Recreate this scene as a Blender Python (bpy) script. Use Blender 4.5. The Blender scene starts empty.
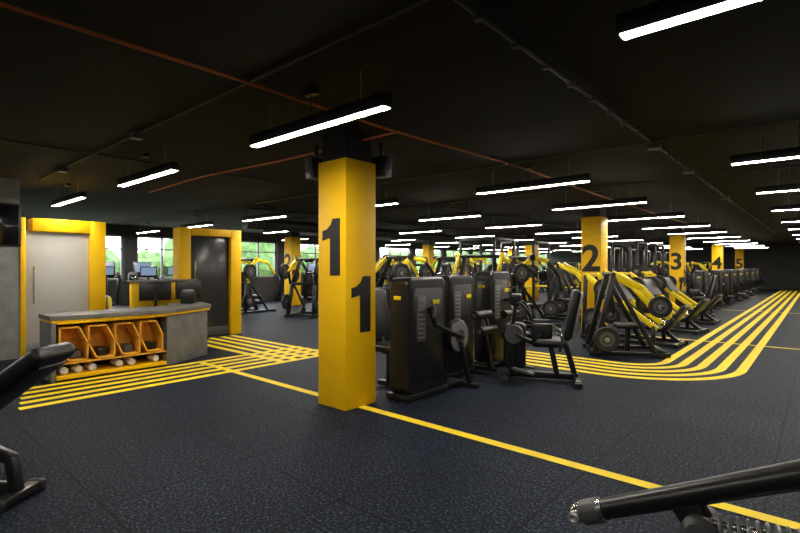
import bpy, bmesh, math, random
from mathutils import Vector, Matrix
random.seed(7)
sc=bpy.context.scene
try:
    sc.view_settings.view_transform='Standard'
    sc.view_settings.look='None'
    sc.view_settings.exposure=0.0
except Exception as e: print(e)
CE=2.82
# ---------------- materials ----------------
def mat(name,col,rough=.5,metal=0,spec=.5,emis=None,es=0,noise=None,bump=0,coat=0):
    m=bpy.data.materials.new(name); m.use_nodes=True
    nt=m.node_tree; b=nt.nodes['Principled BSDF']
    b.inputs['Base Color'].default_value=(*col,1); b.inputs['Roughness'].default_value=rough
    b.inputs['Metallic'].default_value=metal; b.inputs['Specular IOR Level'].default_value=spec
    b.inputs['Coat Weight'].default_value=coat
    if emis:
        b.inputs['Emission Color'].default_value=(*emis,1); b.inputs['Emission Strength'].default_value=es
    if noise:
        scale,amt=noise
        tc=nt.nodes.new('ShaderNodeTexCoord'); n=nt.nodes.new('ShaderNodeTexNoise'); n.inputs['Scale'].default_value=scale
        n.inputs['Detail'].default_value=5
        nt.links.new(tc.outputs['Object'],n.inputs['Vector'])
        r=nt.nodes.new('ShaderNodeValToRGB')
        r.color_ramp.elements[0].position=.3; r.color_ramp.elements[1].position=.7
        r.color_ramp.elements[0].color=(*[max(0,c*(1-amt)) for c in col],1)
        r.color_ramp.elements[1].color=(*[min(1,c*(1+amt)) for c in col],1)
        nt.links.new(n.outputs['Fac'],r.inputs['Fac']); nt.links.new(r.outputs['Color'],b.inputs['Base Color'])
        if bump:
            bp=nt.nodes.new('ShaderNodeBump'); bp.inputs['Strength'].default_value=bump; bp.inputs['Distance'].default_value=.01
            nt.links.new(n.outputs['Fac'],bp.inputs['Height']); nt.links.new(bp.outputs['Normal'],b.inputs['Normal'])
    return m
YEL=mat('yellow_paint',(.90,.53,.0015),.5,spec=.3,noise=(3,.04))
YMA=mat('yellow_machine',(.86,.66,.008),.35,coat=.2)
YLN=mat('yellow_floor_line',(.88,.66,.02),.6,spec=.3,noise=(6,.08))
BLK=mat('black_powdercoat',(.009,.009,.010),.34)
SHR=mat('black_shroud',(.009,.009,.010),.33,noise=(4,.15))
PAD=mat('black_vinyl',(.009,.009,.010),.38,noise=(30,.2),bump=.1)
GRY=mat('grey_plastic',(.075,.075,.08),.45)
LGR=mat('light_grey_metal',(.4,.4,.41),.35,.6)
CHR=mat('chrome',(.65,.65,.67),.2,1)
RUB=mat('rubber_plate',(.012,.012,.013),.5)
DIG=mat('black_digit',(.01,.01,.01),.5)
CEIL=mat('ceiling_black',(.0105,.009,.0075),.8,spec=.2,noise=(1.2,.35),bump=.15)
COND=mat('conduit_black',(.02,.02,.02),.5)
CONDG=mat('conduit_grey',(.05,.048,.046),.5)
COP=mat('copper_conduit',(.50,.125,.022),.45,.1)
CONC=mat('concrete_grey',(.25,.25,.245),.7,noise=(5,.22),bump=.1)
DCONC=mat('desk_concrete',(.15,.15,.145),.5,noise=(7,.25),bump=.05)
DWALL=mat('dark_wall',(.035,.035,.036),.7,noise=(2,.15))
DOORM=mat('door_grey',(.50,.50,.47),.45)
GLD=mat('dark_glass',(.03,.032,.036),.25,coat=.1)
WOOD=mat('birch_ply',(.78,.40,.04),.5,noise=(12,.2))
TOW=mat('white_towel',(.75,.74,.72),.9)
SCR=mat('screen_black',(.006,.006,.008),.12,coat=.5)
SCRN=mat('screen_lit',(.02,.03,.04),.3,emis=(.5,.7,1),es=.4)
LENS=mat('lamp_lens',(1,1,1),.5,emis=(1,.92,.80),es=125)
LEAF=mat('foliage',(.06,.125,.03),.8,noise=(3,.5))
GRASS=mat('outdoor_ground',(.25,.27,.2),.9,noise=(1,.3))
FRM=mat('window_frame',(.25,.25,.25),.5)
# floor
def floor_mat():
    m=bpy.data.materials.new('rubber_floor'); m.use_nodes=True; nt=m.node_tree; b=nt.nodes['Principled BSDF']
    N=nt.nodes.new; L=nt.links.new
    tc=N('ShaderNodeTexCoord')
    n1=N('ShaderNodeTexNoise'); n1.inputs['Scale'].default_value=52; n1.inputs['Detail'].default_value=4; n1.inputs['Roughness'].default_value=.8
    L(tc.outputs['Object'],n1.inputs['Vector'])
    r=N('ShaderNodeValToRGB'); e=r.color_ramp.elements
    e[0].position=.45; e[0].color=(.0006,.0009,.002,1)
    e[1].position=.50; e[1].color=(.0045,.0064,.0125,1)
    x=e.new(.55); x.color=(.011,.0165,.034,1)
    x=e.new(.61); x.color=(.08,.11,.185,1)
    L(n1.outputs['Fac'],r.inputs['Fac'])
    n2=N('ShaderNodeTexNoise'); n2.inputs['Scale'].default_value=.9; n2.inputs['Detail'].default_value=4
    L(tc.outputs['Object'],n2.inputs['Vector'])
    mr=N('ShaderNodeMapRange'); mr.inputs['From Min'].default_value=.3; mr.inputs['From Max'].default_value=.7
    mr.inputs['To Min'].default_value=.75; mr.inputs['To Max'].default_value=1.2
    L(n2.outputs['Fac'],mr.inputs['Value'])
    br=N('ShaderNodeTexBrick'); br.offset=0; br.inputs['Scale'].default_value=1; br.inputs['Brick Width'].default_value=1; br.inputs['Row Height'].default_value=1
    br.inputs['Mortar Size'].default_value=.008; br.inputs['Color1'].default_value=(1,1,1,1); br.inputs['Color2'].default_value=(.74,.74,.74,1); br.inputs['Mortar'].default_value=(.12,.12,.12,1)
    L(tc.outputs['Object'],br.inputs['Vector'])
    mx=N('ShaderNodeMixRGB'); mx.blend_type='MULTIPLY'; mx.inputs[0].default_value=1
    L(r.outputs['Color'],mx.inputs[1]); L(br.outputs['Color'],mx.inputs[2])
    mx2=N('ShaderNodeMixRGB'); mx2.blend_type='MULTIPLY'; mx2.inputs[0].default_value=1
    L(mx.outputs[0],mx2.inputs[1]); L(mr.outputs[0],mx2.inputs[2])
    L(mx2.outputs[0],b.inputs['Base Color'])
    b.inputs['Roughness'].default_value=.6; b.inputs['Specular IOR Level'].default_value=.12
    b.inputs['Specular Tint'].default_value=(.65,.82,1,1)
    bp=N('ShaderNodeBump'); bp.inputs['Strength'].default_value=.5; bp.inputs['Distance'].default_value=.005
    L(n1.outputs['Fac'],bp.inputs['Height']); L(bp.outputs['Normal'],b.inputs['Normal'])
    return m
FLOOR=floor_mat()
# ---------------- mesh builder ----------------
class MB:
    def __init__(s): s.bm=bmesh.new(); s.mats=[]
    def mi(s,m):
        if m not in s.mats: s.mats.append(m)
        return s.mats.index(m)
    def merge(s,t,m,M=None,smooth=True):
        if M is not None: t.transform(M)
        i=s.mi(m)
        for f in t.faces: f.material_index=i; f.smooth=smooth
        me=bpy.data.meshes.new('t'); t.to_mesh(me); t.free(); s.bm.from_mesh(me); bpy.data.meshes.remove(me)
    def box(s,c,sz,m,rot=(0,0,0),bev=.006,seg=2):
        t=bmesh.new(); bmesh.ops.create_cube(t,size=1)
        for v in t.verts: v.co=Vector((v.co.x*sz[0],v.co.y*sz[1],v.co.z*sz[2]))
        if bev>0:
            bmesh.ops.bevel(t,geom=list(t.edges),offset=min(bev,min(sz)*.49),segments=seg,affect='EDGES',profile=.5)
        R=Matrix.Rotation(math.radians(rot[2]),4,'Z')@Matrix.Rotation(math.radians(rot[1]),4,'Y')@Matrix.Rotation(math.radians(rot[0]),4,'X')
        s.merge(t,m,Matrix.Translation(c)@R)
    def frame(s,p1,p2):
        p1=Vector(p1);p2=Vector(p2); z=(p2-p1); L=z.length; z=z/L
        up=Vector((0,0,1)) if abs(z.z)<.95 else Vector((0,1,0))
        x=up.cross(z).normalized(); y=z.cross(x)
        M=Matrix((x,y,z)).transposed().to_4x4(); M.translation=(p1+p2)/2
        return M,L
    def bar(s,p1,p2,w,h,m,bev=.008):
        M,L=s.frame(p1,p2); t=bmesh.new(); bmesh.ops.create_cube(t,size=1)
        for v in t.verts: v.co=Vector((v.co.x*w,v.co.y*h,v.co.z*L))
        if bev>0: bmesh.ops.bevel(t,geom=list(t.edges),offset=min(bev,w*.45,h*.45),segments=2,affect='EDGES',profile=.5)
        s.merge(t,m,M)
    def path(s,pts,w,h,m,bev=.012):
        for a,b in zip(pts[:-1],pts[1:]):
            a=Vector(a);b=Vector(b);d=(b-a).normalized()*(min(w,h)*.35)
            s.bar(a-d,b+d,w,h,m,bev)
    def cyl(s,p1,p2,r,m,r2=None,seg=20):
        M,L=s.frame(p1,p2); t=bmesh.new()
        bmesh.ops.create_cone(t,cap_ends=True,segments=seg,radius1=r,radius2=r if r2 is None else r2,depth=L)
        s.merge(t,m,M)
    def sph(s,c,r,m,sc=(1,1,1),seg=16):
        t=bmesh.new(); bmesh.ops.create_uvsphere(t,u_segments=seg,v_segments=seg//2+2,radius=r)
        s.merge(t,m,Matrix.Translation(c)@Matrix.Diagonal((*sc,1)))
    def tube(s,pts,r,m,seg=12,steps=0):
        pts=[Vector(p) for p in pts]
        if steps and len(pts)>2:
            q=[]; P=[pts[0]*2-pts[1]]+pts+[pts[-1]*2-pts[-2]]
            for i in range(1,len(P)-2):
                for k in range(steps):
                    t=k/steps; a,b,c,d=P[i-1],P[i],P[i+1],P[i+2]
                    q.append(.5*((2*b)+(c-a)*t+(2*a-5*b+4*c-d)*t*t+(3*b-a-3*c+d)*t**3))
            q.append(pts[-1]); pts=q
        t=bmesh.new(); rings=[]; n=len(pts); px=None
        for i,p in enumerate(pts):
            d=(pts[min(i+1,n-1)]-pts[max(i-1,0)]).normalized()
            if px is None:
                up=Vector((0,0,1)) if abs(d.z)<.9 else Vector((0,1,0)); px=up.cross(d).normalized()
            else: px=(px-d*px.dot(d)).normalized()
            py=d.cross(px)
            rings.append([t.verts.new(p+px*math.cos(a)*r+py*math.sin(a)*r) for a in [2*math.pi*k/seg for k in range(seg)]])
        for A,B_ in zip(rings[:-1],rings[1:]):
            for k in range(seg): t.faces.new((A[k],A[(k+1)%seg],B_[(k+1)%seg],B_[k]))
        t.faces.new(rings[0][::-1]); t.faces.new(rings[-1])
        s.merge(t,m)
    def lathe(s,c,axis,prof,m,seg=32):
        z=Vector(axis).normalized(); up=Vector((0,0,1)) if abs(z.z)<.95 else Vector((0,1,0))
        x=up.cross(z).normalized(); y=z.cross(x); c=Vector(c)
        t=bmesh.new(); rings=[]
        for (r,h) in prof:
            rings.append([t.verts.new(c+z*h+x*math.cos(a)*r+y*math.sin(a)*r) for a in [2*math.pi*k/seg for k in range(seg)]])
        for A,B_ in zip(rings[:-1],rings[1:]):
            for k in range(seg): t.faces.new((A[k],A[(k+1)%seg],B_[(k+1)%seg],B_[k]))
        t.faces.new(rings[0][::-1]); t.faces.new(rings[-1])
        bmesh.ops.recalc_face_normals(t,faces=list(t.faces))
        s.merge(t,m)
    def plate(s,c,axis,r=.22,w=.045,m=None):
        m=m or RUB; h=w/2
        s.lathe(c,axis,[(.03,-h*.9),(r*.28,-h),(r*.32,-h*.35),(r*.82,-h*.35),(r*.86,-h),(r*.97,-h),(r,-h*.6),(r,h*.6),(r*.97,h),(r*.86,h),(r*.82,h*.35),(r*.32,h*.35),(r*.28,h),(.03,h*.9)],m)
        s.lathe(c,axis,[(r*.50,-h*.42),(r*.60,-h*.5),(r*.60,h*.5),(r*.50,h*.42)],GRY,24)
        s.lathe(c,axis,[(.02,-h*1.2),(.045,-h*1.2),(.045,h*1.2),(.02,h*1.2)],LGR,16)
    def prism(s,pts,th,m,M,bev=.01,seg=2):
        t=bmesh.new(); vs=[t.verts.new((p[0],p[1],-th/2)) for p in pts]; f=t.faces.new(vs)
        r=bmesh.ops.extrude_face_region(t,geom=[f]); 
        for v in r['geom']:
            if isinstance(v,bmesh.types.BMVert): v.co.z+=th
        bmesh.ops.recalc_face_normals(t,faces=list(t.faces))
        if bev>0:
            ed=[e for e in t.edges if abs(e.verts[0].co.z-e.verts[1].co.z)<1e-6]
            bmesh.ops.bevel(t,geom=ed,offset=bev,segments=seg,affect='EDGES',profile=.5)
        s.merge(t,m,M)
    def mesh(s,name):
        for e in s.bm.edges:
            if len(e.link_faces)==2 and e.calc_face_angle(0)>math.radians(38): e.smooth=False
        me=bpy.data.meshes.new(name); s.bm.to_mesh(me); s.bm.free()
        for m in s.mats: me.materials.append(m)
        return me
def place(name,me,loc=(0,0,0),rz=0,parent=None,scale=None):
    o=bpy.data.objects.new(name,me); sc.collection.objects.link(o)
    o.location=loc; o.rotation_euler=(0,0,math.radians(rz))
    if scale: o.scale=scale
    if parent: o.parent=parent
    return o
def solid(name,lo,hi,m,bev=0):
    b=MB(); c=[(a+d)/2 for a,d in zip(lo,hi)]; sz=[d-a for a,d in zip(lo,hi)]
    b.box((0,0,0),sz,m,bev=bev); return place(name,b.mesh(name),c)
def rrect(w,h,r,n=6,cx=0,cy=0):
    p=[]
    for (sx,sy,a0) in ((1,1,0),(-1,1,90),(-1,-1,180),(1,-1,270)):
        for k in range(n+1):
            a=math.radians(a0+90*k/n); p.append((cx+sx*(w/2-r)+r*math.cos(a),cy+sy*(h/2-r)+r*math.sin(a)))
    return p
MYZ=lambda x,y,z: Matrix(((0,0,1,x),(1,0,0,y),(0,1,0,z),(0,0,0,1)))
MXZ=lambda x,y,z: Matrix(((1,0,0,x),(0,0,-1,y),(0,1,0,z),(0,0,0,1)))
# ---------------- room shell ----------------
XL,XR,YN,YF=-17.5,3.0,-3.0,39.0
b=MB(); b.box((0,0,-.05),(XR-XL+.6,YF-YN+.6,.1),FLOOR,bev=0)
place('floor',b.mesh('floor'),((XL+XR)/2,(YN+YF)/2,0))
solid('ceiling',(XL-.3,YN-.3,CE),(XR+.3,YF+.3,CE+.15),CEIL)
solid('wall_right',(XR,YN,0),(XR+.2,YF,CE),DWALL)
solid('wall_front',(XL,YN-.2,0),(XR,YN,CE),DWALL)
solid('wall_back',(XL,YF,0),(XR,YF+.2,CE),DWALL)
b=MB(); S,T=1.0,2.5
b.box((XL-.12,(YN+YF)/2,S/2),(.24,YF-YN,S),DWALL,bev=0)
b.box((XL-.12,(YN+YF)/2,(T+CE)/2),(.24,YF-YN,CE-T),DWALL,bev=0)
y=YN; wins=[]
while y<YF-.1:
    b.box((XL-.12,min(y+.2,YF-.1),(S+T)/2),(.24,.4,T-S),DWALL,bev=0)
    if y+3.0<=YF: wins.append((y+.4,y+3.0))
    y+=3.0
place('wall_left',b.mesh('wall_left'))
for i,(a,c) in enumerate(wins):
    b=MB(); w=c-a
    for zz in (S+.03,T-.03): b.box((0,0,zz),(.08,w-.01,.06),FRM,bev=.005)
    for yy in (-w/2+.035,-w/6,w/6,w/2-.035): b.box((0,yy,(S+T)/2),(.08,.06,T-S-.01),FRM,bev=.005)
    b.box((0,0,T-.45),(.07,w-.01,.045),FRM,bev=.005)
    place('window_%d'%(i+1),b.mesh('window'),(XL-.12,(a+c)/2,0))
solid('outdoor_ground',(-60,-40,-.4),(XL-.35,90,-.3),GRASS)
b=MB()
for i in range(34):
    t=bmesh.new(); bmesh.ops.create_icosphere(t,subdivisions=3,radius=1)
    r=random.uniform(1.2,2.3)
    for v in t.verts: v.co*=r*(1+random.uniform(-.12,.12))
    b.merge(t,LEAF,Matrix.Translation((random.uniform(-3,3),-18+i*2.2,r*.9+random.uniform(0,.6))),smooth=False)
place('outdoor_tree_hedge',b.mesh('hedge'),(-30,10,-.5))
# ---------------- partition / doors ----------------
PX=-9.5
solid('wall_partition',(PX-.6,YN,0),(PX,1.745,CE),CONC)
def portal(name,y0,y1,jl,jr,top,leaf,h=2.23):
    e=bpy.data.objects.new(name,None); sc.collection.objects.link(e)
    b=MB()
    b.box((PX-.15,y0+jl/2,h/2),(.36,jl,h),YEL,bev=.004)
    b.box((PX-.15,y1-jr/2,h/2),(.36,jr,h),YEL,bev=.004)
    b.box((PX-.15,(y0+y1)/2,(h+top)/2),(.358,y1-y0-jl-jr,h-top),YEL,bev=.002)
    place('frame',b.mesh('frame'),parent=e)
    b=MB(); a=y0+jl+.005; c=y1-jr-.005
    b.box((PX-.08,(a+c)/2,top/2),(.05,c-a,top-.01),leaf,bev=.004)
    if leaf is GLD:
        b.cyl((PX+.0,a+.10,.85),(PX+.0,a+.10,1.55),.014,CHR); 
        for z in (.95,1.45): b.cyl((PX-.06,a+.10,z),(PX,a+.10,z),.008,CHR)
        b.box((PX-.052,(a+c)/2,.1),(.006,c-a-.02,.18),GRY,bev=.001)
    else:
        b.cyl((PX-.0,a+.10,.85),(PX-.0,a+.10,1.45),.012,CHR)
        for z in (.95,1.35): b.cyl((PX-.06,a+.10,z),(PX,a+.10,z),.008,CHR)
        b.box((PX-.052,(a+c)/2,.12),(.006,c-a-.05,.2),LGR,bev=.001)
    place('leaf',b.mesh('leaf'),parent=e)
portal('door_1',1.75,2.95,.07,.24,2.02,DOORM)
portal('door_2',4.27,5.58,.2,.24,2.08,GLD)
b=MB()
b.prism(rrect(1.10,.66,.015),.05,BLK,MYZ(.26,0,0),bev=.006); b.box((.289,0,0),(.004,1.04,.60),SCR,bev=.001)
b.box((.12,0,0),(.24,.2,.2),BLK); b.box((.01,0,0),(.02,.4,.3),BLK)
place('wall_television',b.mesh('tv'),(PX,1.16,2.08))
# ---------------- columns ----------------
def digit_mesh(ch):
    if ch=='1':
        b=MB(); b.prism([(-.02,0),(.13,0),(.13,.58),(.02,.58),(-.01,.52),(-.07,.475),(-.14,.46),(-.14,.36),(-.02,.385)],.006,DIG,Matrix.Identity(4),bev=0)
        return b.mesh('digit')
    cu=bpy.data.curves.new('digit','FONT'); cu.body=ch; cu.size=.8; cu.extrude=.003; cu.offset=.022; cu.align_x='CENTER'
    cu.materials.append(DIG); return cu
def column(x,y,ch,w=.43,digits=True):
    e=bpy.data.objects.new('support_column',None); sc.collection.objects.link(e); e.location=(x,y,0)
    b=MB(); b.box((0,0,2.545/2),(w,w,2.545),YEL,bev=.006)
    place('shaft',b.mesh('shaft'),parent=e)
    b=MB(); b.box((0,0,(2.545+CE)/2),(w-.06,w-.06,CE-2.545),BLK,bev=0)
    place('capital',b.mesh('cap'),parent=e)
    if digits:
        d=digit_mesh(ch)
        o=place('digit_a',d,(0,-w/2-.004,1.36),parent=e); o.rotation_euler=(math.radians(90),0,0)
        o=place('digit_b',d,(w/2+.004,.0,.77),parent=e); o.rotation_euler=(math.radians(90),0,math.radians(90))
CX=-3.785
column(CX,3.47,'1'); column(CX,10.9,'2'); column(CX,19.2,'3'); column(CX,28.0,'4'); column(CX,36.5,'5')
column(-14.9,10.9,'2'); column(-14.9,19.2,'3'); column(-9.3,19.2,'3'); column(-9.3,28,'4'); column(-14.9,28,'4')
b=MB()
b.prism([(-.12,-.16),(.12,-.16),(.15,.16),(-.15,.16)],.2,BLK,MXZ(0,0,0),bev=.015)
b.cyl((0,-.101,-.05),(0,-.108,-.05),.075,GRY); b.cyl((0,-.101,.09),(0,-.108,.09),.03,GRY); b.box((0,.02,.26),(.05,.05,.24),BLK)
spk=b.mesh('speaker')
place('ceiling_speaker',spk,(CX+.14,3.86,2.55),190,scale=(.7,.7,.7))
place('ceiling_speaker',spk,(-4.20,3.38,2.53),-90,scale=(.7,.7,.7))
# ---------------- floor lines ----------------
def ribbon(bm_,pts,w,z):
    n=len(pts); L=[];R=[]
    for i,p in enumerate(pts):
        a=Vector(pts[max(i-1,0)]);c=Vector(pts[min(i+1,n-1)]); d=(c-a).normalized(); nn=Vector((-d.y,d.x)); p=Vector(p)
        L.append(bm_.verts.new((*(p+nn*w/2),z)));R.append(bm_.verts.new((*(p-nn*w/2),z)))
    for i in range(n-1): bm_.faces.new((R[i],R[i+1],L[i+1],L[i]))
def lines(name,sets,w,z):
    t=bmesh.new()
    for s in sets: ribbon(t,s,w,z)
    me=bpy.data.meshes.new(name); t.to_mesh(me); t.free(); me.materials.append(YLN)
    return place(name,me)
lines('floor_marking_line',[[(XR,3.47),(-7.1,3.47)]],.10,.004)
lines('floor_marking_line',[[(XR,10.9),(-3,10.9)],[(XR,19.2),(-3,19.2)],[(XR,28),(-3,28)]],.09,.004)
st=[]
for i in range(5):
    off=i*.235; R=1.5-off; cx,cy=-2.32,8.15
    p=[(-5.6,cy-R)]
    for k in range(25):
        a=math.radians(-90+90*k/24); p.append((cx+R*math.cos(a),cy+R*math.sin(a)))
    p.append((cx+R,38)); st.append(p)
lines('floor_marking_track',st,.12,.002)
lines('floor_marking_track',[[(-6.13-.235*i,1.12+.05*i),(-6.13-.235*i,5.35)] for i in range(5)],.12,.002)
lines('floor_marking_track',[[(-9.3,4.32+.235*i),(-6.08,4.32+.235*i)] for i in range(5)],.12,.003)
# ---------------- lights ----------------
b=MB(); Lm=1.62
b.box((0,0,.05),(Lm,.08,.09),BLK,bev=.004)
b.box((0,0,.0045),(Lm-.03,.066,.006),LENS,bev=0)
for x in (-.55,.55): b.cyl((x,0,.09),(x,0,.31),.003,LGR,seg=6)
b.box((.0,0,.285),(.12,.06,.04),BLK)
b.cyl((0,0,.09),(0,0,.28),.005,BLK,seg=6)
lamp=b.mesh('pendant')
rows=[-1.4,2.33,6.0,8.6,11.5,14.6,17.6,20.8,24,27.2,30.4,33.6]  # first row is unseen, added behind the camera for its light
for ry in rows:
    for k in range(-4,2):
        if k==1: x0=-.70+Lm/2
        elif k==0: x0=-3.76+Lm/2
        else: x0=-3.78+3.15*k+Lm/2
        if ry<3 and x0<-11 : continue
        place('pendant_strip_light',lamp,(x0,ry,2.50))
# ---------------- ceiling conduits ----------------
b=MB(); z=CE-.03
b.tube([(-3.12,-2.5,z),(-3.10,.5,z-.02),(-3.14,2,z),(-3.10,3.5,z-.03),(-3.05,6,z),(-3.1,10,z-.02),(-3.1,20,z)],.013,COP,8,6)
b.tube([(-3.12,3.55,z-.01),(-5,3.5,z-.03),(-7,3.45,z),(-9,3.5,z-.02)],.012,COP,8,6)
place('copper_ceiling_cable',b.mesh('cable'))
b=MB()
b.cyl((-1.37,-2.5,z),(-1.37,24,z),.014,CONDG)
for i in range(60): b.box((-1.37,-2+i*.42,z-.008),(.05,.045,.04),CONDG,bev=.003)
for yy in (5.8,7.6,11): b.box((-1.37,yy,z-.02),(.13,.13,.06),GRY,bev=.008)
b.cyl((-9,5.65,z),(2.5,5.65,z),.014,CONDG)
b.cyl((-12,8.3,z),(2.5,8.3,z),.014,CONDG)
b.cyl((-9,1.9,z),(2.5,1.9,z),.010,COND)
for xx in (-7.8,-5.2): b.box((xx,1.9,z-.02),(.11,.11,.06),GRY,bev=.008)
b.cyl((-6.5,-2.5,z),(-6.5,30,z),.012,COND)
b.cyl((-9.9,6,z),(-9.9,30,z),.02,COND)
for i in range(40): b.box((-6.5,-2+i*.7,z-.005),(.035,.03,.03),COND,bev=.003)
for xx,yy in ((-.15,5.65),(-3.0,5.65),(-.3,8.3),(-2.6,8.3)): b.cyl((xx,yy,z),(xx,yy+.3,2.6),.01,CONDG,seg=8)
place('ceiling_conduit',b.mesh('conduit'))
b=MB()
xx=-10.85
b.cyl((xx,6.5,2.55),(xx,34,2.55),.15,COND,seg=28)
for i in range(14): b.cyl((xx,7+i*2,2.55),(xx,7.03+i*2,2.55),.16,COND,seg=28); b.cyl((xx,7+i*2,2.6),(xx,7+i*2,CE),.006,COND,seg=6)
place('ventilation_duct',b.mesh('duct'))
# ---------------- reception desk ----------------
e=bpy.data.objects.new('reception_desk',None); sc.collection.objects.link(e)
b=MB()
top=[(-7.18,1.62),(-7.11,3.07),(-7.55,3.9),(-8.15,4.05),(-8.3,3.5),(-7.85,3.35),(-7.72,2.95),(-7.75,1.62)]
Mz=lambda z: Matrix.Translation((0,0,z))
b.prism(top,.06,DCONC,Mz(.80),bev=.006)
def inset(poly,d):
    c=Vector((sum(p[0] for p in poly)/len(poly),sum(p[1] for p in poly)/len(poly)))
    return [tuple(Vector(p)+(c-Vector(p)).normalized()*d) for p in poly]
b.prism(inset(top,.02),.03,YEL,Mz(.755),bev=0)
body=[(-7.16,3.03),(-7.6,3.86),(-8.1,3.98),(-8.22,3.55),(-7.82,3.4),(-7.68,3.03)]
b.prism(body,.745,DCONC,Mz(.3725),bev=.004)
b.box((-7.46,1.655,.37),(.56,.05,.74),DCONC,bev=.004)
b.box((-7.70,2.35,.37),(.04,1.36,.74),DCONC,bev=.004)
place('counter',b.mesh('counter'),parent=e)
b=MB()
b.box((-7.42,2.355,.045),(.5,1.34,.05),YEL,bev=.003)
b.box((-7.42,2.355,.73),(.5,1.34,.02),YEL,bev=.002)
b.box((-7.66,2.355,.39),(.02,1.33,.66),SHR,bev=.002)
W=.318
def hexcell(yc,zc,w,h,D=.42,xc=-7.40,lean=.22,back=True):
    P_=[(-w/2,0),(-w*.34,h/2),(w*.34,h/2),(w/2,0),(w*.34,-h/2),(-w*.34,-h/2)]
    P_=[(p-q*lean,q) for p,q in P_]
    for k in range(6):
        a=Vector((0,*P_[k])); c=Vector((0,*P_[(k+1)%6])); d=c-a; ang=math.degrees(math.atan2(d.z,d.y)); mid=(a+c)/2*.97
        b.box((xc,yc+mid.y,zc+mid.z),(D,d.length+.004,.014),WOOD,rot=(ang,0,0),bev=.001)
        b.box((xc+D/2,yc+mid.y,zc+mid.z),(.008,d.length+.012,.018),WOOD,rot=(ang,0,0),bev=.001)
    b.prism([(p*.95,q*.95) for p,q in P_],.012,WOOD,MYZ(xc-D/2+.08,yc,zc),bev=0)
for i in range(4):
    hexcell(1.875+i*W,.455,W,.44)
    b.box((-7.42,1.875+i*W+.05,.30),(.26,.13,.10),SHR if i%2 else GRY,bev=.02,seg=3)
b.box((-7.42,2.355,.215),(.48,1.34,.016),WOOD,bev=.001)
place('honeycomb_shelf',b.mesh('shelf'),parent=e)
b=MB()
for i in (0,1,2,4,5,7):
    b.cyl((-7.45,1.78+i*.16,.12),(-7.24,1.78+i*.16,.12),.047,TOW,seg=16)
    b.sph((-7.24,1.78+i*.16,.12),.045,TOW,(.35,1,1))
place('rolled_towels',b.mesh('towels'),parent=e)
b=MB(); b.box((-8.85,3.68,.59),(.1,1.1,1.18),YEL,bev=.004); b.box((-8.85,3.68,1.2),(.22,1.16,.03),DCONC,bev=.004)
b.box((-8.6,3.68,.38),(.42,1.0,.76),DCONC,bev=.004)
place('back_counter',b.mesh('bc'))
def monitor(n,x,y,z,rz):
    b=MB(); b.box((0,0,.27),(.5,.03,.31),BLK); b.box((0,-.017,.27),(.47,.004,.28),SCR,bev=.001); b.bar((0,.02,.01),(0,.02,.2),.05,.02,BLK); b.box((0,0,.008),(.22,.16,.015),BLK)
    place(n,b.mesh(n),(x,y,z),rz)
monitor('desk_monitor',-8.5,3.4,.76,-100); monitor('desk_monitor',-8.5,3.97,.76,-80)
b=MB(); b.box((0,0,.11),(.22,.18,.2),BLK,bev=.02); b.box((0,-.1,.16),(.14,.03,.08),GRY); b.box((0,0,.22),(.16,.12,.03),LGR)
place('payment_terminal',b.mesh('pos'),(-7.95,3.7,.83),-120)

# ---------------- gym machines ----------------
def tower(b,x,y,L=.70,W=.27,H=1.33):
    b.prism(rrect(L,H-.06,.09),W,SHR,MYZ(x,y,.06+(H-.06)/2),bev=.035,seg=4)
    b.prism(rrect(L-.14,H-.3,.06),.012,BLK,MYZ(x+W/2,y,.06+(H-.06)/2),bev=.005)
    b.prism(rrect(.16,.5,.03),.012,GRY,MYZ(x+W/2+.006,y-.12,H-.45),bev=.003)
    b.box((x+W/2+.012,y+.14,H-.28),(.006,.12,.05),YMA,bev=.001)
    for i in range(9): b.box((x+W/2+.014,y-.12,H-.66+i*.05),(.006,.11,.008),LGR,bev=0)
    b.box((x,y,.035),(W+.06,L+.04,.07),BLK,bev=.015)
    b.prism(rrect(W-.1,H-.35,.05),.012,BLK,MXZ(x,y-L/2,.06+(H-.06)/2),bev=.004)
    b.box((x,y-L/2-.012,H-.22),(.1,.004,.04),YMA,bev=.001)
def selector():
    b=MB(); tower(b,0,0)
    b.path([(.05,.33,.06),(.05,1.15,.06)],.09,.07,BLK); b.bar((-.35,1.13,.05),(.4,1.13,.05),.08,.06,BLK)
    b.path([(.0,.95,.06),(.0,.9,.45)],.08,.1,BLK)
    b.box((-.02,.88,.52),(.44,.4,.1),PAD,bev=.04,seg=4)
    b.box((-.3,.92,.86),(.1,.36,.7),PAD,rot=(0,-14,0),bev=.04,seg=4)
    b.bar((-.22,.9,.45),(-.38,.9,1.0),.06,.05,BLK)
    b.lathe((.12,.55,.62),(1,0,0),[(.02,-.05),(.17,-.05),(.2,-.03),(.2,.03),(.17,.05),(.12,.05),(.11,.03),(.05,.03),(.04,.07),(.01,.07)],SHR)
    b.cyl((-.1,.55,.62),(.2,.55,.62),.03,CHR)
    b.path([(.2,.55,.62),(.24,.78,.32)],.06,.04,BLK)
    b.cyl((.0,.78,.32),(.46,.78,.32),.055,PAD); b.cyl((.45,.78,.32),(.47,.78,.32),.03,CHR)
    b.tube([(.16,.1,.85),(.2,.05,.78),(.22,.2,.7),(.2,.5,.65)],.02,BLK,10,5)
    b.path([(.08,.48,.06),(.08,.55,.58)],.07,.09,BLK)
    b.bar((.1,.42,.05),(.1,.78,.05),.16,.05,BLK)
    b.path([(.08,.5,.5),(.3,.62,.04)],.05,.05,BLK)
    return b.mesh('leg_extension')
sel0=selector()
b=MB(); tower(b,0,0)
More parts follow.
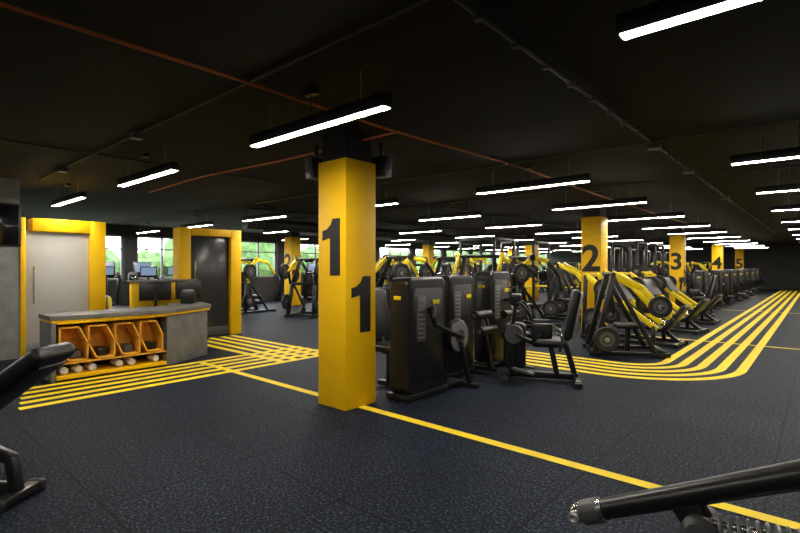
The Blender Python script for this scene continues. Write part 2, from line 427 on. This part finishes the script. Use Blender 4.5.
b.lathe((.16,.53,.62),(1,0,0),[(.02,-.05),(.17,-.05),(.2,-.03),(.2,.03),(.17,.05),(.12,.05),(.11,.03),(.05,.03),(.04,.07),(.01,.07)],SHR)
b.lathe((.215,.53,.62),(1,0,0),[(.02,-.004),(.085,-.004),(.085,.006),(.02,.006)],GRY)
b.lathe((.205,.53,.62),(1,0,0),[(.165,-.004),(.18,-.002),(.18,.004),(.165,.006)],LGR)
b.cyl((-.1,.53,.62),(.2,.53,.62),.03,CHR)
b.path([(.05,.40,.06),(.10,.53,.60)],.07,.09,BLK)
b.path([(.22,.53,.55),(.26,.66,.04)],.05,.06,BLK); b.bar((.05,.36,.04),(.05,.72,.04),.2,.05,BLK); b.bar((.05,.66,.03),(.38,.66,.03),.07,.05,BLK)
b.path([(.17,-.02,.98),(.20,.05,.80),(.24,.33,.68),(.24,.53,.62)],.045,.045,BLK)
b.tube([(.17,-.02,.98),(.26,-.06,1.0),(.3,-.1,.9)],.018,PAD,10,4)
b.box((-.42,.0,.5),(.42,.44,.1),PAD,bev=.04,seg=4); b.path([(-.42,0,.06),(-.42,0,.45)],.08,.1,BLK); b.bar((-.6,0,.05),(-.1,0,.05),.09,.06,BLK)
b.box((-.66,0,.86),(.1,.4,.66),PAD,rot=(0,-12,0),bev=.04,seg=4); b.bar((-.5,0,.4),(-.72,0,.95),.06,.05,BLK)
place('leg_extension_machine',b.mesh('leg_ext_near'),(-3.435,4.24,0),0)
b=MB(); tower(b,0,0,L=.62)
b.path([(.05,.33,.06),(.42,.36,.06)],.07,.06,BLK); b.path([(.36,.36,.06),(.28,.30,.62)],.06,.08,BLK)
b.bar((.28,.3,.85),(.28,.3,.5),.05,.05,LGR)
b.cyl((.30,.05,.80),(.30,.42,.80),.058,PAD); b.cyl((.38,.05,.60),(.38,.42,.60),.058,PAD)
b.cyl((.30,.035,.8),(.30,.05,.8),.035,CHR)
b.cyl((.38,.035,.6),(.38,.05,.6),.035,CHR)
b.bar((.3,.3,.8),(.38,.3,.6),.04,.04,BLK)
b.box((-.4,.0,.5),(.4,.4,.1),PAD,bev=.04,seg=4); b.path([(-.4,0,.06),(-.4,0,.45)],.08,.1,BLK); b.bar((-.55,0,.05),(-.1,0,.05),.09,.06,BLK)
m2=b.mesh('leg_curl'); place('leg_curl_machine',m2,(-3.72,5.35,0),0)
b=MB(); tower(b,0,0,.56,.3,1.38)
b.path([(.1,.1,.95),(.3,.1,.98),(.34,-.1,.75)],.05,.05,BLK)
b.cyl((.34,-.26,.78),(.34,.1,.78),.055,PAD)
b.box((.38,0.02,.48),(.3,.34,.09),PAD,bev=.04,seg=4); b.path([(.38,0,.06),(.38,0,.45)],.07,.08,BLK)
b.bar((.0,-.0,.05),(.55,-.0,.05),.08,.06,BLK)
place('seated_calf_machine',b.mesh('calf'),(-3.66,6.25,0),0)
def seated():
    b=MB()
    b.path([(-.5,0,.06),(.42,0,.06)],.09,.08,BLK); b.bar((.42,-.35,.04),(.42,.35,.04),.08,.06,BLK); b.bar((-.48,-.3,.04),(-.48,.3,.04),.08,.06,BLK)
    for y in (-.35,.35): b.box((.42,y,.03),(.1,.08,.06),RUB,bev=.015)
    for y in (-.3,.3): b.box((-.48,y,.03),(.1,.08,.06),RUB,bev=.015)
    b.path([(.18,0,.06),(.1,0,.42)],.07,.09,BLK); b.path([(.4,0,.08),(.28,0,.5),(.4,0,1.0)],.07,.06,BLK)
    b.box((.08,0,.50),(.46,.42,.1),PAD,bev=.045,seg=4)
    b.box((.36,0,.87),(.10,.40,.66),PAD,rot=(0,12,0),bev=.045,seg=4)
    b.box((.43,0,.87),(.03,.34,.58),LGR,rot=(0,12,0),bev=.01)
    b.prism(rrect(.3,.62,.08),.26,SHR,MXZ(-.38,.12,.42),bev=.03,seg=3)
    b.path([(-.42,0,.06),(-.4,0,.7)],.08,.1,BLK)
    b.lathe((-.38,-.14,.6),(0,-1,0),[(.02,-.03),(.12,-.03),(.13,0),(.12,.03),(.03,.03)],GRY)
    for s in (-1,1):
        b.path([(-.36,s*.14,.6),(-.15,s*.24,.52),(-.05,s*.27,.62)],.045,.05,BLK)
        b.box((-.02,s*.25,.67),(.26,.07,.2),PAD,bev=.03,seg=3)
        b.tube([(.2,s*.24,.42),(.22,s*.3,.5),(.22,s*.31,.62),(.12,s*.3,.68)],.018,CHR,10,5)
        b.tube([(-.36,s*.1,.95),(-.3,s*.22,1.02),(-.2,s*.24,.92),(-.16,s*.2,.8)],.018,BLK,10,5)
        b.bar((-.4,s*.12,.15),(-.12,s*.22,.1),.1,.03,GRY)
    b.path([(-.4,0,.7),(-.36,0,1.02)],.05,.05,BLK)
    b.box((-.36,0,1.05),(.14,.24,.16),SHR,bev=.03,seg=3); b.box((-.30,-.0,1.06),(.03,.16,.1),SCR)
    return b.mesh('hip_abductor')
seat_m=seated()
place('hip_abduction_machine',seat_m,(-2.68,5.86,0),25,scale=(.95,.95,.97))

def plate_press(kind=0):
    b=MB(); ARM=YMA if kind else BLK
    for s in (-1,1):
        b.path([(s*.42,-.62,.05),(s*.42,.62,.05)],.08,.07,BLK)
        b.box((s*.42,-.64,.03),(.11,.1,.06),RUB,bev=.015); b.box((s*.42,.64,.03),(.11,.1,.06),RUB,bev=.015)
        b.path([(s*.42,.55,.08),(s*.38,.42,.9),(s*.30,.12,1.62)],.08,.10,BLK)
        b.path([(s*.42,-.35,.08),(s*.40,.15,.75),(s*.38,.40,1.0)],.05,.06,BLK)
        b.path([(s*.44,.50,1.30),(s*.44,.12,1.66),(s*.50,-.28,1.58)],.06,.10,YMA,bev=.02)
        b.path([(s*.50,-.28,1.58),(s*.46,-.62,1.22)],.055,.09,ARM,bev=.02)
        b.tube([(s*.46,-.60,1.24),(s*.44,-.66,1.12),(s*.30,-.66,1.08)],.018,PAD,10,4)
        b.path([(s*.44,.50,1.30),(s*.44,.42,.95)],.05,.08,ARM,bev=.02)
        b.cyl((s*.40,.50,1.30),(s*.78,.50,1.30),.022,CHR)
        b.plate((s*.56,.50,1.30),(1,0,0),.225); b.plate((s*.615,.50,1.30),(1,0,0),.225)
        b.lathe((s*.46,.12,1.66),(s,0,0),[(.02,-.04),(.07,-.04),(.08,0),(.07,.04),(.02,.04)],ARM)
        b.cyl((s*.42,.50,.42),(s*.72,.50,.42),.02,CHR); b.plate((s*.52,.50,.42),(1,0,0),.225)
        if kind: b.plate((s*.58,.50,.42),(1,0,0),.16)
    for yy,zz in ((.60,.05),(-.3,.05)): b.bar((-.42,yy,zz),(.42,yy,zz),.07,.06,BLK)
    b.cyl((-.46,.12,1.66),(.46,.12,1.66),.035,BLK); b.bar((-.4,.42,.95),(.4,.42,.95),.06,.06,BLK)
    b.path([(0,.58,.06),(0,.3,.5),(0,.35,1.2)],.08,.1,BLK)
    b.path([(0,-.3,.06),(0,-.12,.42)],.08,.09,BLK)
    b.box((0,-.14,.50),(.40,.42,.09),PAD,bev=.04,seg=4)
    b.box((0,.16,.92),(.36,.09,.74),PAD,rot=(-12,0,0),bev=.04,seg=4)
    b.box((0,.22,.92),(.3,.03,.6),GRY,rot=(-12,0,0),bev=.012)
    b.box((0,.10,1.62),(.3,.05,.10),ARM,bev=.02)
    return b.mesh('chest_press')
pp0=plate_press(0); pp1=plate_press(1)
def leg_press():
    b=MB()
    for s in (-1,1):
        b.path([(s*.38,-.95,.05),(s*.38,1.0,.05)],.09,.07,BLK)
        b.path([(s*.30,-.55,.35),(s*.30,.95,1.45)],.07,.11,YMA,bev=.02)
        b.path([(s*.34,.98,.05),(s*.30,.95,1.45)],.08,.08,BLK)
        b.path([(s*.36,-.5,.05),(s*.30,-.5,.38)],.08,.08,BLK)
        b.cyl((s*.33,.45,1.15),(s*.72,.45,1.15),.022,CHR)
        for k in range(2): b.plate((s*(.46+k*.055),.45,1.15),(1,0,0),.225)
        b.cyl((s*.38,.70,.5),(s*.66,.70,.5),.02,CHR); b.plate((s*.5,.70,.5),(1,0,0),.225)
        b.tube([(s*.22,-.55,.35),(s*.3,-.5,.48),(s*.3,-.36,.52)],.018,CHR,10,4)
    b.bar((-.34,.95,1.45),(.34,.95,1.45),.08,.08,YMA); b.bar((-.38,.98,.05),(.38,.98,.05),.08,.06,BLK); b.bar((-.38,-.9,.05),(.38,-.9,.05),.08,.06,BLK)
    b.box((0,.28,1.1),(.7,.05,.5),GRY,rot=(-36,0,0),bev=.01); b.box((0,.42,1.15),(.62,.12,.14),BLK,rot=(-36,0,0))
    b.box((0,-.42,.34),(.42,.36,.09),PAD,rot=(8,0,0),bev=.04,seg=4)
    b.box((0,-.82,.56),(.42,.10,.7),PAD,rot=(38,0,0),bev=.04,seg=4)
    b.path([(0,-.9,.06),(0,-.62,.3)],.08,.08,BLK)
    return b.mesh('leg_press')
lp=leg_press()
def low_row():
    b=MB()
    for s in (-1,1):
        b.path([(s*.42,-.7,.05),(s*.42,.62,.05)],.09,.07,BLK)
        b.path([(s*.42,.55,.06),(s*.33,.22,1.45)],.09,.09,BLK); b.path([(s*.42,-.50,.06),(s*.33,.20,1.42)],.07,.08,BLK)
        b.path([(s*.34,.22,1.52),(s*.34,-.28,1.25),(s*.36,-.72,.72)],.06,.11,YMA,bev=.02)
        b.cyl((s*.36,-.55,.92),(s*.66,-.55,.92),.022,CHR); b.plate((s*.46,-.55,.92),(1,0,0),.2)
        b.cyl((s*.42,.36,.32),(s*.66,.36,.32),.02,CHR); b.plate((s*.51,.36,.32),(1,0,0),.225); b.plate((s*.565,.36,.32),(1,0,0),.225)
        b.tube([(s*.36,-.72,.73),(s*.34,-.82,.66),(s*.24,-.82,.64)],.018,PAD,10,4)
    b.cyl((-.40,.22,1.5),(.40,.22,1.5),.04,BLK); b.bar((-.42,.55,.05),(.42,.55,.05),.08,.06,BLK); b.bar((-.42,-.62,.05),(.42,-.62,.05),.08,.06,BLK)
    b.box((0,-.1,.52),(.4,.44,.09),PAD,bev=.04,seg=4); b.path([(0,-.1,.06),(0,-.1,.46)],.08,.09,BLK)
    b.box((0,.2,.98),(.34,.09,.46),PAD,rot=(-10,0,0),bev=.04,seg=4); b.path([(0,.55,.06),(0,.26,.9)],.07,.07,BLK)
    b.box((0,-.6,.12),(.7,.2,.03),GRY,rot=(20,0,0))
    return b.mesh('squat_machine')
lr=low_row()
def rack():
    b=MB()
    for sx in (-.6,.6):
        for sy in (-.6,.6):
            b.bar((sx,sy,0.03),(sx,sy,2.3),.08,.08,BLK)
            for i in range(20): b.box((sx,sy-.041,.35+i*.09),(.02,.004,.02),LGR,bev=0)
        for z in (.06,2.28): b.bar((sx,-.6,z),(sx,.6,z),.08,.08,BLK)
        b.bar((sx,-.6,.75),(sx,.6,.75),.05,.06,YMA)
        b.cyl((sx,.6,.4),(sx*1.5,.6,.4),.022,CHR); b.plate((sx*1.2,.6,.4),(1,0,0),.225); b.plate((sx*1.3,.6,.4),(1,0,0),.18)
        b.box((sx,-.66,1.25),(.07,.12,.05),BLK)
    for sy in (-.6,.6): b.bar((-.6,sy,2.28),(.6,sy,2.28),.08,.08,BLK)
    b.bar((-.6,.6,.06),(.6,.6,.06),.08,.08,BLK)
    b.cyl((-1.05,-.66,1.29),(1.05,-.66,1.29),.014,CHR)
    for s in (-1,1):
        b.plate((s*.8,-.66,1.29),(1,0,0),.225); b.plate((s*.86,-.66,1.29),(1,0,0),.18)
    b.box((0,.0,.015),(1.1,1.1,.03),RUB)
    return b.mesh('rack')
rk=rack()
def treadmill():
    b=MB()
    b.box((0,0,.12),(.8,1.8,.14),SHR,bev=.04,seg=3); b.box((0,-.1,.195),(.5,1.5,.012),RUB,bev=.002)
    for s in (-1,1):
        b.box((s*.34,-.1,.205),(.1,1.5,.02),GRY)
        b.path([(s*.36,.7,.15),(s*.40,.55,1.15)],.07,.12,BLK)
        b.tube([(s*.38,.58,1.1),(s*.38,.3,1.08),(s*.36,.05,.95)],.025,BLK,10,4)
    b.box((0,.75,.24),(.66,.34,.16),SHR,bev=.06,seg=3)
    b.box((0,.55,1.18),(.82,.18,.16),SHR,rot=(-25,0,0),bev=.04,seg=3)
    b.box((0,.56,1.42),(.56,.05,.36),BLK,rot=(-12,0,0),bev=.02); b.box((0,.53,1.42),(.5,.006,.3),SCRN,rot=(-12,0,0),bev=.001)
    return b.mesh('treadmill')
tm=treadmill()
def bike():
    b=MB()
    b.bar((-.26,-.5,.04),(.26,-.5,.04),.08,.06,BLK); b.bar((-.26,.5,.04),(.26,.5,.04),.08,.06,BLK)
    b.path([(0,-.5,.06),(0,.5,.06)],.08,.08,BLK)
    b.prism(rrect(.7,.5,.2),.18,SHR,MYZ(0,.12,.42),bev=.04,seg=3)
    b.lathe((.1,.3,.42),(1,0,0),[(.02,-.02),(.2,-.02),(.21,0),(.2,.02),(.02,.02)],YMA)
    b.path([(0,-.15,.5),(0,-.28,.98)],.05,.07,BLK); b.box((0,-.3,1.02),(.2,.28,.07),PAD,bev=.03,seg=3)
    b.path([(0,.35,.5),(0,.45,1.15)],.06,.08,BLK)
    b.tube([(-.24,.1,1.15),(-.24,.4,1.2),(.24,.4,1.2),(.24,.1,1.15)],.02,PAD,10,4)
    b.box((0,.48,1.32),(.4,.05,.28),BLK,rot=(-15,0,0),bev=.02); b.box((0,.452,1.32),(.34,.004,.22),SCRN,rot=(-15,0,0),bev=0)
    for s in (-1,1): b.bar((s*.11,.1,.35),(s*.13,.0+.12*s,.35-.15*s),.02,.03,CHR); b.box((s*.19,.12*s,.35-.15*s),(.12,.1,.03),BLK)
    return b.mesh('bike')
bk=bike()
def dumbbells():
    b=MB()
    for s in (-1,1):
        b.path([(s*.9,-.25,.04),(s*.9,.25,.04)],.08,.06,BLK); b.path([(s*.9,.1,.06),(s*.9,.2,1.0)],.07,.09,BLK)
    for k,(yy,zz) in enumerate(((-.12,.3),(.0,.62),(.12,.94))):
        b.box((0,yy,zz),(1.9,.3,.03),BLK,rot=(12,0,0)); b.box((0,yy-.15,zz-.01),(1.9,.02,.05),YMA)
        for i in range(8):
            x=-.8+i*.23
            b.cyl((x,yy-.12,zz+.07),(x,yy+.12,zz+.09),.015,CHR,seg=10)
            b.cyl((x,yy-.15,zz+.07),(x,yy-.06,zz+.08),.06,RUB,seg=14); b.cyl((x,yy+.06,zz+.09),(x,yy+.15,zz+.1),.06,RUB,seg=14)
    return b.mesh('dumbbells')
db=dumbbells()
P=[('squat_machine',lr,-2.52,8.55,118,.88),('plate_loaded_chest_press',pp1,-5.3,8.6,200),
('leg_press_machine',lp,-2.72,10.0,86,.88),('leg_press_machine',lp,-2.75,12.3,82,.88),('plate_loaded_row_machine',pp0,-5.4,10.8,150),
('squat_machine',lr,-5.2,13.0,100),('leg_press_machine',lp,-2.8,14.5,86,.88),
('leg_press_machine',lp,-5.6,15.6,90),('hip_abduction_machine',seat_m,-2.8,16.6,10),('leg_extension_machine',sel0,-2.85,17.8,0),('leg_extension_machine',sel0,-2.85,20.8,0),
('power_rack',rk,-5.3,18.2,90),('power_rack',rk,-5.3,20.6,90),('power_rack',rk,-7.9,13.2,90),('power_rack',rk,-7.9,15.8,90),
('plate_loaded_chest_press',pp0,-7.3,8.4,170),('plate_loaded_row_machine',pp0,-7.4,10.6,190),('plate_loaded_chest_press',pp1,-9.4,10.4,160),
('plate_loaded_chest_press',pp0,-11.4,9.0,200),('squat_machine',lr,-10.0,12.6,60),
('plate_loaded_row_machine',pp1,-12.3,13.6,170),('plate_loaded_chest_press',pp1,-13.6,8.3,190),('squat_machine',lr,-15.6,7.9,80),('plate_loaded_row_machine',pp0,-12.4,11.2,150),
('leg_press_machine',lp,-10.2,15.2,45),('plate_loaded_chest_press',pp0,-9.2,17.6,180),('plate_loaded_row_machine',pp1,-11.4,18,170),
('treadmill',tm,-16.2,5.2,90),('treadmill',tm,-16.2,6.3,90),('treadmill',tm,-16.4,9.6,90),('treadmill',tm,-16.4,12.2,90),('treadmill',tm,-16.2,13.3,90),('treadmill',tm,-16.2,14.4,90),
('exercise_bike',bk,-12.6,4.8,60),('exercise_bike',bk,-13.6,5.9,60),('exercise_bike',bk,-12.4,6.6,60),('exercise_bike',bk,-14.4,4.4,60),
('dumbbell_rack',db,-7.8,19.4,90)]
for t in P: place(t[0],t[1],(t[2],t[3],0),t[4],scale=(t[5],)*3 if len(t)>5 else None)
for i in range(6):
    yy=23.2+i*2.4
    place('leg_extension_machine',sel0,(-2.8,yy,0),0)
    place('plate_loaded_row_machine',[pp0,pp1][i%2],(-5.3,yy+.4,0),random.uniform(80,200))
    place('power_rack',rk,(-7.6,yy,0),90)
    place('plate_loaded_chest_press',pp0,(-12,yy,0),random.uniform(120,220))
    place('treadmill',tm,(-16.2,yy,0),90)
    place('exercise_bike',bk,(.9,yy,0),90)
for i in range(6): place('exercise_bike',bk,(.9,12+i*1.6,0),90)
# ---------------- foreground bench ----------------
b=MB()
b.box((-.06,0,.70),(.84,.32,.10),PAD,rot=(0,-35,0),bev=.042,seg=5)
b.box((-.04,0,.640),(.72,.22,.02),BLK,rot=(0,-35,0),bev=.006)
b.box((-.70,0,.42),(.42,.32,.09),PAD,bev=.04,seg=5)
b.bar((-1.25,0,.07),(.02,0,.07),.06,.09,BLK,bev=.015)
b.bar((.02,-.14,.035),(.02,.14,.035),.09,.06,BLK,bev=.015)
for y_ in (-.15,.15): b.box((.02,y_,.035),(.11,.06,.07),RUB,bev=.02)
b.path([(.02,0,.07),(-.01,0,.26),(-.40,0,.42)],.06,.07,BLK,bev=.015)
b.path([(-.3,0,.08),(-.36,0,.62)],.04,.05,BLK)
b.bar((-1.2,-.28,.035),(-1.2,.28,.035),.09,.06,BLK,bev=.015); b.path([(-1.1,0,.07),(-.8,0,.4)],.06,.07,BLK)
place('adjustable_weight_bench',b.mesh('bench_fg'),(-3.76,.66,0),38)
# ---------------- foreground lever machine ----------------
b=MB(); Y0=1.57
def A(x): return (x,Y0-(x+.6)*.06+.02,.632+(x+.6)*.53)
b.cyl(A(-.54),A(1.0),.031,BLK,seg=28,r2=.04)
b.sph(A(-.60),.034,CHR,(1,1,1),24); b.cyl(A(-.585),A(-.53),.038,GRY,seg=24); b.cyl(A(-.53),A(-.515),.034,CHR,seg=24)
b.lathe((A(-.605)[0],A(-.605)[1]-.03,A(-.605)[2]),(0,-1,0),[(.004,-.01),(.02,-.01),(.02,.01),(.012,.014),(.004,.008)],LGR,20)
b.bar(A(-.30),(-.25,Y0,.72),.05,.08,BLK); b.lathe((-.25,Y0-.04,.72),(0,-1,0),[(.01,-.1),(.04,-.1),(.045,0),(.03,.02),(.01,.02)],GRY)
b.path([(-.25,Y0,.72),(-.2,Y0,.06)],.07,.09,BLK)
pts=[]
for k in range(181):
    t=k/180; a=t*2*math.pi*13; pts.append((-.21+t*.27,Y0-.03+.024*math.cos(a),.755+t*.03+.024*math.sin(a)))
b.tube(pts,.0045,LGR,6)
b.cyl((-.22,Y0-.03,.755),(.12,Y0-.03,.785),.009,CHR)
b.lathe((.1,Y0-.03,.78),(0,-1,0),[(.02,-.03),(.055,-.03),(.06,0),(.055,.03),(.02,.03)],GRY)
b.path([(.1,Y0,.78),(.35,Y0,.06)],.07,.08,BLK)
b.path([(-.5,Y0,.05),(1.1,Y0,.05)],.09,.08,BLK); b.bar((-.5,Y0-.35,.04),(-.5,Y0+.35,.04),.08,.06,BLK); b.bar((1.1,Y0-.35,.04),(1.1,Y0+.35,.04),.08,.06,BLK)
b.path([(1.05,Y0,.06),(1.0,Y0-.07,1.48)],.1,.1,BLK)
b.box((.7,Y0-.0,.5),(.5,.32,.09),PAD,bev=.04,seg=4); b.path([(.7,Y0,.06),(.7,Y0,.46)],.08,.08,BLK)
place('lever_arm_machine',b.mesh('lever'))
# ---------------- world & camera ----------------
w=bpy.data.worlds.new('World'); sc.world=w; w.use_nodes=True
bg=w.node_tree.nodes['Background']; bg.inputs[0].default_value=(.9,.96,1,1); bg.inputs[1].default_value=10
cam=bpy.data.cameras.new('camera'); cam.lens=21.6; cam.sensor_width=36; cam.clip_start=.05; cam.clip_end=300
co=bpy.data.objects.new('camera',cam); sc.collection.objects.link(co)
co.location=(0,0,1.45); co.rotation_euler=(math.radians(90),0,math.radians(41.2)); sc.camera=co
